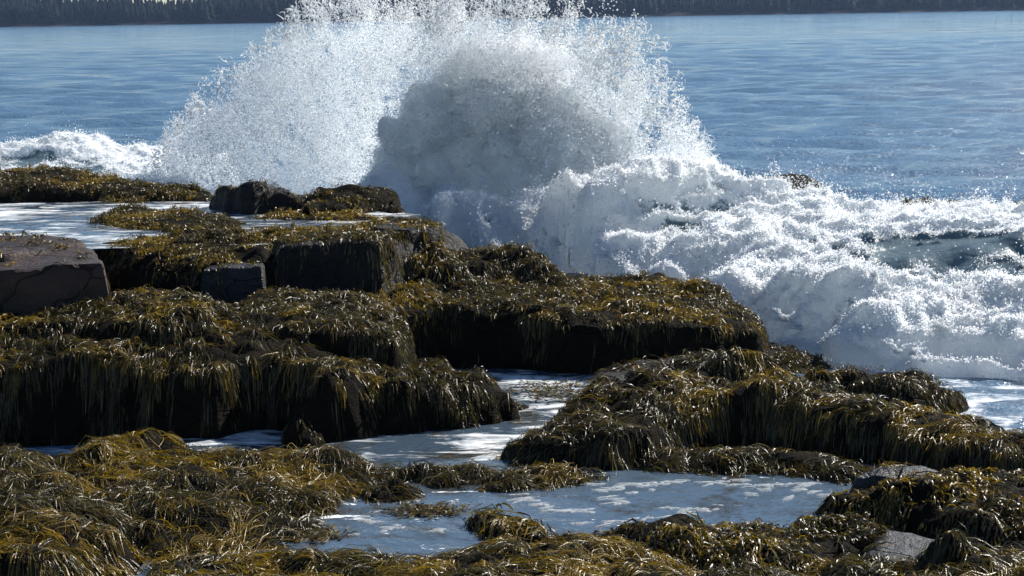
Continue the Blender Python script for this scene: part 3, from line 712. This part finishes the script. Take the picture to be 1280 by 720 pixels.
# main breaker, right of the splash
CTRL = [
 # foot at the rocks / front waterline
 (430, 285, .6, 1), (470, 296, .5, 1), (540, 300, .5, 1), (600, 312, .38, 1), (660, 330, .15, 1), (420, 250, 1.1, 1), (440, 228, 1.35, 1), (480, 215, 1.5, 1), (720, 352, .05, 1), (800, 372, .0, 1), (880, 395, -.05, 1), (940, 420, -.08, 1),
 (980, 446, -.15, .9), (1040, 452, -.1, .9), (1100, 462, -.06, .9), (1180, 468, -.1, .9), (1250, 474, -.1, .9), (1350, 480, -.12, .9),
 (1000, 430, .12, 1), (1070, 436, .22, 1), (1130, 448, .16, 1), (1180, 446, .2, 1), (1240, 445, .2, 1), (1330, 445, .2, 1),
 # first wall
 (520, 270, .75, 1), (500, 240, 1.1, 1), (560, 270, .8, 1), (620, 275, .75, 1), (680, 290, .6, .9), (740, 300, .55, .9), (760, 325, .5, 1), (820, 335, .5, 1), (880, 355, .45, 1), (930, 375, .35, 1),
 (540, 225, 1.45, 1), (600, 215, 1.6, 1), (660, 205, 1.75, 1), (720, 195, 1.85, 1), (760, 190, 1.9, 1), (800, 200, 1.75, 1), (850, 205, 1.65, 1), (900, 218, 1.45, 1), (950, 232, 1.3, 1), (1000, 246, 1.15, 1),
 (600, 240, 1.25, 1), (680, 245, 1.15, .95), (760, 250, 1.15, .8), (830, 262, 1.05, .45), (860, 285, .8, .55), (920, 290, .9, .9), (990, 285, .85, 1),
 (800, 295, .7, .95), (860, 310, .75, 1), (940, 320, .75, 1), (1000, 330, .7, 1),
 # near roll
 (930, 345, .62, 1), (1000, 345, .72, 1), (1050, 340, .85, 1), (1080, 350, .8, 1), (1110, 368, .68, 1), (1160, 372, .62, 1), (1220, 370, .64, 1), (1290, 368, .65, 1), (1350, 368, .65, 1),
 (1000, 385, .45, 1), (1060, 390, .5, .95), (1120, 405, .38, .95), (1190, 400, .42, 1), (1270, 405, .4, 1), (1350, 405, .4, 1),
 # hollow behind it and the dark wall
 (1100, 352, .45, .35), (1150, 358, .45, .05), (1200, 352, .5, .1), (1280, 345, .55, .45), (1350, 345, .55, .4),
 (1110, 318, .78, .1), (1170, 315, .85, .0), (1230, 310, .9, .15), (1300, 310, .9, .4), (1140, 335, .62, -.3), (1200, 330, .7, -.3), (1170, 325, .75, -.4), (1130, 322, .75, -.3), (1190, 340, .6, -.3), (1230, 322, .8, -.2), (1160, 345, .55, -.3), (1195, 305, .95, -.3), (1150, 305, .95, -.3), (1230, 300, 1.0, -.1), (1115, 335, .62, -.2),
 (1090, 298, 1.0, .7), (1150, 292, 1.1, .6), (1220, 288, 1.15, .4), (1280, 284, 1.15, .5), (1350, 284, 1.15, .7),
 (1060, 285, 0.83, 1), (1120, 278, 0.86, 1), (1200, 275, 0.88, .9), (1290, 272, 0.83, .9),
 (1050, 257, 0.77, 1), (1110, 258, 0.62, 1), (1170, 262, 0.52, 1), (1240, 268, 0.34, .9), (1300, 272, 0.24, .8),

]
FOOT = [(380, 280, .75), (430, 288, .65), (540, 300, .5), (600, 312, .38), (660, 330, .15), (720, 352, .0), (800, 372, .0), (880, 398, .0), (940, 428, 0), (980, 440, 0), (1040, 448, 0), (1100, 457, 0), (1180, 463, 0), (1250, 468, 0), (1400, 476, 0)]
BACK = [(px, py, z, dy, z2, 1) for px, py, z in [(420, 232, 1.25), (440, 222, 1.4), (480, 212, 1.52), (540, 208, 1.6), (600, 205, 1.68), (660, 198, 1.8), (720, 192, 1.88), (760, 190, 1.9), (800, 198, 1.75), (850, 205, 1.65), (900, 218, 1.45), (950, 232, 1.3), (1000, 246, 1.15),
        (1050, 257, 0.77), (1110, 258, 0.62), (1170, 262, 0.52), (1240, 268, 0.34), (1300, 272, 0.24), (1380, 276, 0.24)] for dy, z2 in ((.5, z * .75), (1.3, -.1), (2.2, -.7))]
bw = wave('breaking_wave', CTRL, BACK, FOOT, 'wide breaking wave of white foam surging along the right side of the ledges', .025, 7.0, .30, 70000, 320000,
          [(*P(1165, 328, .72)[:2], .75, .42, .9), (*P(1250, 318, .8)[:2],   .6, .35, .75), (*P(850, 272, 1.0)[:2], .5, .25, .4), (*P(700, 250, 1.15)[:2], .5, .2, .3)],
          [(*P(1140, 262, .6)[:2], .9, .8, .22), (*P(1270, 272, .5)[:2], 1.3, .8, .26)])
CTRL2 = [(-120, 222, 1.22, .6), (0, 222, 1.22, .6), (100, 224, 1.2, .8), (180, 228, 1.1, 1), (240, 230, 1.05, 1),
         (-120, 205, 1.33, .35), (0, 205, 1.33, .3), (60, 205, 1.35, .35), (120, 208, 1.3, .5), (180, 212, 1.2, .9),
         (-120, 180, 1.5, .7), (-20, 182, 1.5, .6), (40, 178, 1.6, .95), (75, 172, 1.72, 1), (110, 176, 1.62, 1), (160, 183, 1.45, .95), (205, 190, 1.3, 1), (250, 195, 1.2, 1),
]
BACK2 = [(px, py, z, dy, z2, 1) for px, py, z in [(-120, 182, 1.5), (-20, 182, 1.5), (40, 178, 1.6), (75, 172, 1.72), (110, 176, 1.62), (160, 183, 1.45), (205, 190, 1.3), (250, 195, 1.2)] for dy, z2 in ((.5, z * .75), (1.4, -.1), (2.4, -.8))]
FOOT2 = [(-150, 226, 1.2), (300, 232, 1.05)]
wave('breaking_wave', CTRL2, BACK2, FOOT2, 'small green breaking wave with a curling white crest behind the far left ridge', .03, 19.0, .20, 12000, 50000)

# ------------------------------------------------------------------ the big splash
ICO = None
def ico(sub=3):
    import bmesh
    bm = bmesh.new(); bmesh.ops.create_icosphere(bm, subdivisions=sub, radius=1.0)
    v = np.array([x.co[:] for x in bm.verts]); f = np.array([[a.index for a in q.verts] for q in bm.faces]); bm.free(); return v, f

SPX, SPY = 75.0, 26.5             # photo pixels per metre at the splash, its distance
def S2(px, py, dep=SPY):          # world x and z at distance dep
    a, b = (np.asarray(px) - 640) / F_PX, (360 - np.asarray(py)) / F_PX
    p = [_f[k] + _R[k] * a + _U[k] * b for k in range(3)]
    return p[0] * dep / p[1], CAM_H + p[2] * dep / p[1]

splash = link('wave_splash', None, None, 'tall white burst of spray thrown up where the wave hits the ledges', 'splash')
splash.location = (0, 0, 0)
def build_core():
    vv, ff = ico(4); Vs = []; Fs = []; off = 0
    rs = np.random.default_rng(8)
    blobs = []
    # column of torn foam: (px, py, radius m, depth offset)
    for px, py, r, dy in [(512, 172, .26, -.2), (535, 152, .30, -.1), (552, 128, .30, .2), (580, 112, .36, .3), (612, 98, .36, .5), (648, 92, .40, .6), (682, 94, .32, .6), (628, 74, .22, .5), (662, 68, .20, .5), (598, 84, .2, .4),
                          (712, 172, .34, -.1), (688, 138, .30, .1), (664, 126, .34, .1), (630, 124, .30, .0), (596, 140, .30, -.1), (690, 182, .44, -.3), (740, 190, .42, -.2),
                          (560, 168, .36, .2), (600, 172, .36, .2), (640, 165, .38, .2), (580, 200, .42, .1), (630, 205, .42, .0), (530, 196, .34, .1), (500, 210, .34, .1), (540, 218, .42, .0), (600, 225, .42, .0), (660, 218, .42, -.1)]:
        blobs.append((px, py, r, dy + .0))
    for px, py, r, dy in blobs:
        x, z = S2(px, py, SPY + dy)
        n = vv; c = np.array([x, SPY + dy, z])
        p0 = c + n * r
        d = .55 * billow(p0[:, 0], p0[:, 1], p0[:, 2], 1.9, 2, .5, 2.0) + .42 * billow(p0[:, 0], p0[:, 1], p0[:, 2], 4.5, 4, .6, 6.0) - .32
        Vs.append(c + n * (r * (1 + .65 * d))[:, None] * np.array([1.05, .9, .95])); Fs.append(ff + off); off += len(vv)
    tmp = bpy.data.objects.new('tmp', mesh_from('tmp', np.concatenate(Vs), np.concatenate(Fs))); COL.objects.link(tmp)
    md = tmp.modifiers.new('r', 'REMESH'); md.mode = 'VOXEL'; md.voxel_size = .03
    ev = tmp.evaluated_get(bpy.context.evaluated_depsgraph_get()); em = ev.to_mesh()
    Va = np.zeros(len(em.vertices) * 3); em.vertices.foreach_get('co', Va); Va = Va.reshape(-1, 3)
    Na = np.zeros(len(em.vertices) * 3); em.vertices.foreach_get('normal', Na); Na = Na.reshape(-1, 3)
    Fa = np.array([tuple(p.vertices) for p in em.polygons if len(p.vertices) == 4])
    ev.to_mesh_clear(); bpy.data.objects.remove(tmp)
    d = .40 * (billow(*Va.T, 1.7, 4, .55, 3.0) - .35) + .14 * (ridge(*Va.T, 4.5, 3, .6, 9.0) - .3)
    Va = Va + Na * d[:, None]
    me = mesh_from('foam_column', Va, Fa, M_FOAMW)
    link('foam_column', me, splash, kind='stuff')
    # torn froth round the column
    n = 300000; ii = RNG.integers(0, len(Va), n); out = Na[ii]
    e = np.where(RNG.random(n) < .3, RNG.exponential(.16, n), RNG.exponential(.045, n)) * (.3 + 1.7 * sstep(-.2, .8, fbm(Va[ii, 0], Va[ii, 1], Va[ii, 2], 2.5, 3, .55, 8.0)))
    mist_object('mist', Va[ii] + out * e[:, None] + RNG.normal(0, .02, (n, 3)), np.clip(.0055 * np.exp(RNG.normal(0, .35, n)), .002, .012), splash)
build_core()

def spray_cloud():
    top = np.array([(170, 235), (190, 195), (210, 150), (240, 110), (265, 90), (300, 72), (335, 55), (365, 24), (390, 2), (430, -30), (500, -45), (580, -40), (650, -35), (700, -20), (750, -8), (790, 6), (830, 55), (860, 105), (890, 180), (910, 225)], float)
    den = np.array([(170, 240), (200, 215), (225, 180), (250, 150), (290, 118), (330, 88), (365, 64), (400, 52), (450, 56), (500, 66), (560, 62), (610, 58), (660, 56), (700, 74), (735, 118), (770, 160), (810, 195), (860, 222), (910, 240)], float)
    bot = np.array([(170, 235), (240, 250), (480, 250), (500, 290), (560, 290), (650, 265), (760, 225), (910, 230)], float)
    def gen(N, power, seed, col=0.0):
        px = RNG.uniform(170, 910, N); py = RNG.uniform(-60, 300, N)
        yt, yd, yb = (np.interp(px, a[:, 0], a[:, 1]) for a in (top, den, bot))
        x = px / 75.0; y = py / 75.0
        wob = fbm(x, y, 0 * x, .9, 3, .55, seed) * 26
        q = py + wob
        up = np.clip((q - yt) / (yd - yt), 0, 1.0)
        dn = up ** power
        dn = dn * (py < yb)
        # torn, streaky clumping that follows the throw of the water
        dirx = (px - 560) / 300.0
        s = fbm(x * 2.2 + y * dirx * 1.4, y * .8, 0 * x, 1.5, 4, .6, seed + 3)
        c2 = fbm(x, y, 0 * x, 6.0, 3, .6, seed + 13)
        dn = dn * np.clip(.58 + 1.25 * s * (1.3 - up) + .7 * c2 * (1.4 - up), 0.02, 1.6)
        dn = dn * (1 - col * sstep(455, 520, px) * sstep(735, 680, px) * sstep(.45, .9, up) * sstep(62, 105, py))
        k = RNG.random(N) < np.clip(dn, 0, 1)
        px, py, up = px[k], py[k], up[k]
        n = len(px)
        thick = .25 + .75 * np.clip(up, 0, 1)
        dep = SPY + RNG.normal(0, .5, n) * thick + np.interp(px, [170, 440, 560, 900], [2.0, 1.8, .0, -.2])
        X, Z = S2(px, py, dep)
        return np.stack([X, dep, Z], -1), up
    # fine mist
    pts, up = gen(3000000, 2.6, 2.0, .93)
    rad = np.clip(.0034 * np.exp(RNG.normal(0, .35, len(pts))), .0015, .009)
    mist_object('mist', pts, rad, splash)
    print('mist', len(pts))
    # drops that show one by one
    pts, up = gen(310000, 1.15, 5.0, .72)
    rad = np.clip(.0072 * np.exp(RNG.normal(0, .42, len(pts))) * (1.25 - .3 * up), .003, .026)
    link('spray', drops_mesh('spray', pts, rad), splash, kind='stuff')
    print('drops', len(pts))
    # strings and hooks of water torn off the edges
    sd, up = gen(60000, .8, 9.0)
    k = np.nonzero((up > .04) & (up < .75))[0]; k = RNG.permutation(k)[:4500]; sd = sd[k]; m = 9; t = np.arange(m)
    az = np.arctan2(sd[:, 2] - .6, (sd[:, 0] + 1.0) * .9) + RNG.normal(0, .6, len(sd)); cv = RNG.normal(0, .22, len(sd))
    a = az[:, None] + cv[:, None] * t[None]; st = RNG.uniform(.008, .018, len(sd))[:, None]
    q = np.stack([np.cumsum(np.cos(a) * st, 1), np.cumsum(RNG.normal(0, .006, a.shape), 1), np.cumsum(np.sin(a) * st, 1)], -1) + sd[:, None]
    link('water_strings', drops_mesh('water_strings', q.reshape(-1, 3), (RNG.uniform(.005, .012, len(sd))[:, None] * (1.2 - .07 * t)[None]).ravel()), splash, kind='stuff')
spray_cloud()

# fingers of water flung off the breaker
def fingers():
    pts = []; rad = []
    spots = [(1032, 246, 1.15, .28, .1), (950, 236, 1.28, .16, .3), (1187, 372, .62, .42, .05), (1205, 366, .64, .25, .7), (1092, 345, .85, .22, .3), (1085, 335, .9, .25, -.3), (1180, 410, .4, .2, -.6), (1255, 405, .42, .2, .8),
             (980, 400, .35, .3, .1), (1000, 410, .3, .25, -.4), (1120, 440, .2, .25, .2), (1140, 442, .2, .2, .6), (1155, 450, .15, .22, -.3), (850, 330, .5, .3, .2), (870, 345, .4, .25, -.3), (760, 320, .5, .3, -.2), (700, 305, .55, .25, -.6), (930, 370, .35, .3, .4)]
    rs = np.random.default_rng(4)
    for px, py, z, L, lean in spots:
        p = P(px, py, z)
        for k in range(4):
            l = L * rs.uniform(.45, 1); a = lean + rs.normal(0, .35); n = 26
            t = np.linspace(0, 1, n)
            q = p + np.stack([l * (np.sin(a) * t + .25 * np.sign(a + .01) * t * t) + .012 * np.sin(t * 9 + k), .1 * (k - 1.5) * t, l * np.cos(a) * (t - .25 * t * t)], -1) + rs.normal(0, .008, (n, 3))
            pts.append(q); rad.append(.022 * (1 - .75 * t) * rs.uniform(.5, 1.2, n))
    o = drops_mesh('spray', np.concatenate(pts), np.concatenate(rad), True, .6)
    link('water_fingers', o, bw, kind='stuff')
fingers()

# ------------------------------------------------------------------ froth and flotsam on the near pool
def foam_flecks():
    # small islands of bubbles floating on the near pool and the channel
    rs = np.random.default_rng(21); Vs = []; Fs = []; off = 0
    def isle(cx, cy, z, rx, ry, rot, seed):
        nonlocal off
        n = 18; a = np.linspace(0, 2 * np.pi, n, endpoint=False)
        k = np.clip(1 + 1.0 * fbm(np.cos(a) * 1.4 + seed, np.sin(a) * 1.4, 0 * a, 1.0, 3, .7), .25, 2)
        x, y = rx * np.cos(a) * k, ry * np.sin(a) * k
        X, Y = cx + x * math.cos(rot) - y * math.sin(rot), cy + x * math.sin(rot) + y * math.cos(rot)
        ring = np.stack([X, Y, np.full(n, z)], -1); r2 = ring.copy(); r2[:, 0] = cx + (X - cx) * .72; r2[:, 1] = cy + (Y - cy) * .72; r2[:, 2] = z + .005
        Vs.append(np.concatenate([ring, r2, [[cx, cy, z + .006]]])); i = np.arange(n); j = (i + 1) % n
        Fs.append(np.stack([i, j, n + j], -1) + off); Fs.append(np.stack([i, n + j, n + i], -1) + off); Fs.append(np.stack([n + i, n + j, np.full(n, 2 * n)], -1) + off)
        off += 2 * n + 1
    def streak(pp, z, w, m):
        m = int(m * 1.8)
        pp = np.array([P(a, b, z)[:2] for a, b in pp]); t = np.linspace(0, 1, m); tt = np.linspace(0, 1, len(pp))
        x, y = np.interp(t, tt, pp[:, 0]), np.interp(t, tt, pp[:, 1])
        for q in range(m):
            isle(x[q] + rs.normal(0, .03), y[q] + rs.normal(0, .03), z, w * rs.uniform(.3, 1.7), w * rs.uniform(.12, .45), rs.normal(.15, .3), rs.uniform(0, 99))
    zp = .152
    streak([(650, 620), (690, 638), (740, 640)], zp, .05, 12); streak([(750, 614), (780, 606), (830, 604), (850, 602)], zp, .05, 14)
    streak([(840, 635), (890, 638)], zp, .05, 5); streak([(690, 608), (740, 604)], zp, .04, 6); streak([(880, 603), (960, 608), (1050, 600)], zp, .05, 18)
    streak([(760, 622), (770, 632)], zp, .06, 4); streak([(720, 655), (800, 648), (870, 642)], zp, .05, 8)
    for a, b in [(1000, 612), (1015, 615), (1030, 619), (985, 622), (968, 606), (955, 612), (940, 617), (1010, 606), (905, 598), (925, 600), (500, 628), (515, 626), (565, 627), (570, 625), (450, 650), (455, 646), (465, 652), (485, 660), (480, 664), (495, 657), (500, 660), (440, 668), (545, 664), (548, 662), (470, 640), (780, 628), (790, 616), (815, 612)]:
        p = P(a, b, zp); isle(p[0], p[1], zp, rs.uniform(.02, .08), rs.uniform(.012, .035), rs.normal(0, .3), rs.uniform(0, 99))
    me = mesh_from('foam', np.concatenate(Vs), np.concatenate(Fs), M_FOAMW, True)
    link('foam', me, kind='stuff')
foam_flecks()

def floating_weed(px, py, z, rx, ry, n, label, seed):
    rs = np.random.default_rng(seed); c = P(px, py, z)
    x = c[0] + rs.normal(0, rx, n); y = c[1] + rs.normal(0, ry, n); a = rs.uniform(0, 6.28, n); L = rs.uniform(.03, .09, n); w = rs.uniform(.006, .012, n)
    V = []
    for t in (0, .5, 1):
        cx, cy = x + np.cos(a) * L * t, y + np.sin(a) * L * t
        ww = w * (1 if t < 1 else .4)
        zz = z + .004 + .012 * t * rs.random(n)
        V += [np.stack([cx - np.sin(a) * ww, cy + np.cos(a) * ww, zz + rs.uniform(0, .008, n)], -1), np.stack([cx + np.sin(a) * ww, cy - np.cos(a) * ww, zz], -1)]
    V = np.stack(V, 1).reshape(-1, 3); i = np.arange(n)[:, None] * 6 + np.array([0, 2])[None]
    f = np.stack([i, i + 1, i + 3, i + 2], -1).reshape(-1, 4)
    tint = np.repeat(PK[rs.choice(5, n, p=[.25, .25, .2, .15, .15])], 6, axis=0)
    link('floating_seaweed', mesh_from('floating_seaweed', V, f, M_WEED, True, {'tint': tint}), None, label, 'seaweed', kind='stuff')
floating_weed(540, 638, .158, .16, .07, 420, 'thin raft of loose weed floating in the middle of the near pool', 1)
floating_weed(385, 668, .158, .12, .08, 380, 'pale loose weed floating at the left end of the near pool', 2)
floating_weed(690, 488, .058, .25, .25, 420, 'scraps of weed drifting on the white water of the channel', 3)

# ------------------------------------------------------------------ far shore
M_SHORE = mat_simple('far_shore_rock', (.030, .025, .026), .9, .4, .35)
M_FIR = mat_simple('conifer_foliage', (.007, .011, .008), .85, .5, .25)
def shore_depth(X): return 905 + 12 * np.sin(X / 90.0) + 7 * np.sin(X / 37.0 + 1)
def land_h(X, t):
    """height of the land t metres behind the waterline"""
    hill = 5 + 6 * sstep(-260, 40, X)
    return np.where(t < 14, .24 * t - .8, 2.6 + hill * sstep(14, 150, t))
def far_shore():
    xs = np.arange(-620, 620, 4.0); ts = np.array([-6, 0, 2, 5, 8, 11, 14, 30, 60, 100, 150, 260.])
    X, Tt = np.meshgrid(xs, ts); Y = shore_depth(X) + Tt
    Z = land_h(X, Tt) + np.where((Tt > 0) & (Tt < 16), .9 * fbm(X, Y, 0 * X, .09, 3), 0)
    V = np.stack([X, Y, Z], -1).reshape(-1, 3)
    link('far_shore', mesh_from('far_shore', V, grid_faces(*X.shape), M_SHORE, False), kind='structure')
far_shore()
def forest():
    rs = np.random.default_rng(14); N = 4600
    X = rs.uniform(-460, 460, N); t = 10 + 65 * rs.random(N) ** 1.5; Y = shore_depth(X) + t
    H = rs.uniform(7.8, 14.5, N) * (1 + .12 * np.sin(X / 25) + .1 * np.sin(X / 9.7)) * np.clip(.72 + t / 90, .7, 1.15); Rr = H * rs.uniform(.17, .30, N)
    Z0 = land_h(X, t) - .2
    tiers, sides = 4, 6; per = tiers * (sides + 1)
    V = np.zeros((N, tiers, sides + 1, 3)); 
    for k in range(tiers):
        zb = .06 + .21 * k; zt = min(1.0, zb + .36) if k < tiers - 1 else 1.0
        rr = Rr * (1 - .23 * k)
        ph = rs.uniform(0, 6.28, N)
        for s in range(sides):
            a = ph + s * 2 * np.pi / sides; q = rr * rs.uniform(.65, 1.25, N)
            V[:, k, s] = np.stack([X + np.cos(a) * q, Y + np.sin(a) * q, Z0 + H * (zb + rs.uniform(-.04, .04, N))], -1)
        V[:, k, sides] = np.stack([X, Y, Z0 + H * zt], -1)
    b = (np.arange(N)[:, None] * per + np.arange(tiers)[None] * (sides + 1)).ravel()
    f = np.concatenate([np.stack([b + s, b + (s + 1) % sides, b + sides], -1) for s in range(sides)])
    link('forest', mesh_from('forest', V.reshape(-1, 3), f, M_FIR, False), kind='stuff')
forest()

# ------------------------------------------------------------------ haze over the bay
def haze():
    x0, x1, y0, y1, z0, z1 = -700, 700, -30, 1220, -3.0, 34.0
    V = np.array([(x, y, z) for z in (z0, z1) for y in (y0, y1) for x in (x0, x1)], float)
    f = np.array([(0, 2, 3, 1), (4, 5, 7, 6), (0, 1, 5, 4), (2, 6, 7, 3), (0, 4, 6, 2), (1, 3, 7, 5)])
    t = NT('haze'); v = t.n('ShaderNodeVolumePrincipled')
    v.inputs['Color'].default_value = (.42, .62, 1.0, 1); v.inputs['Density'].default_value = .00010; v.inputs['Anisotropy'].default_value = .2
    t.link(v.outputs[0], t.out.inputs['Volume'])
    link('haze', mesh_from('haze', V, f, t.m, False), kind='stuff')
haze()
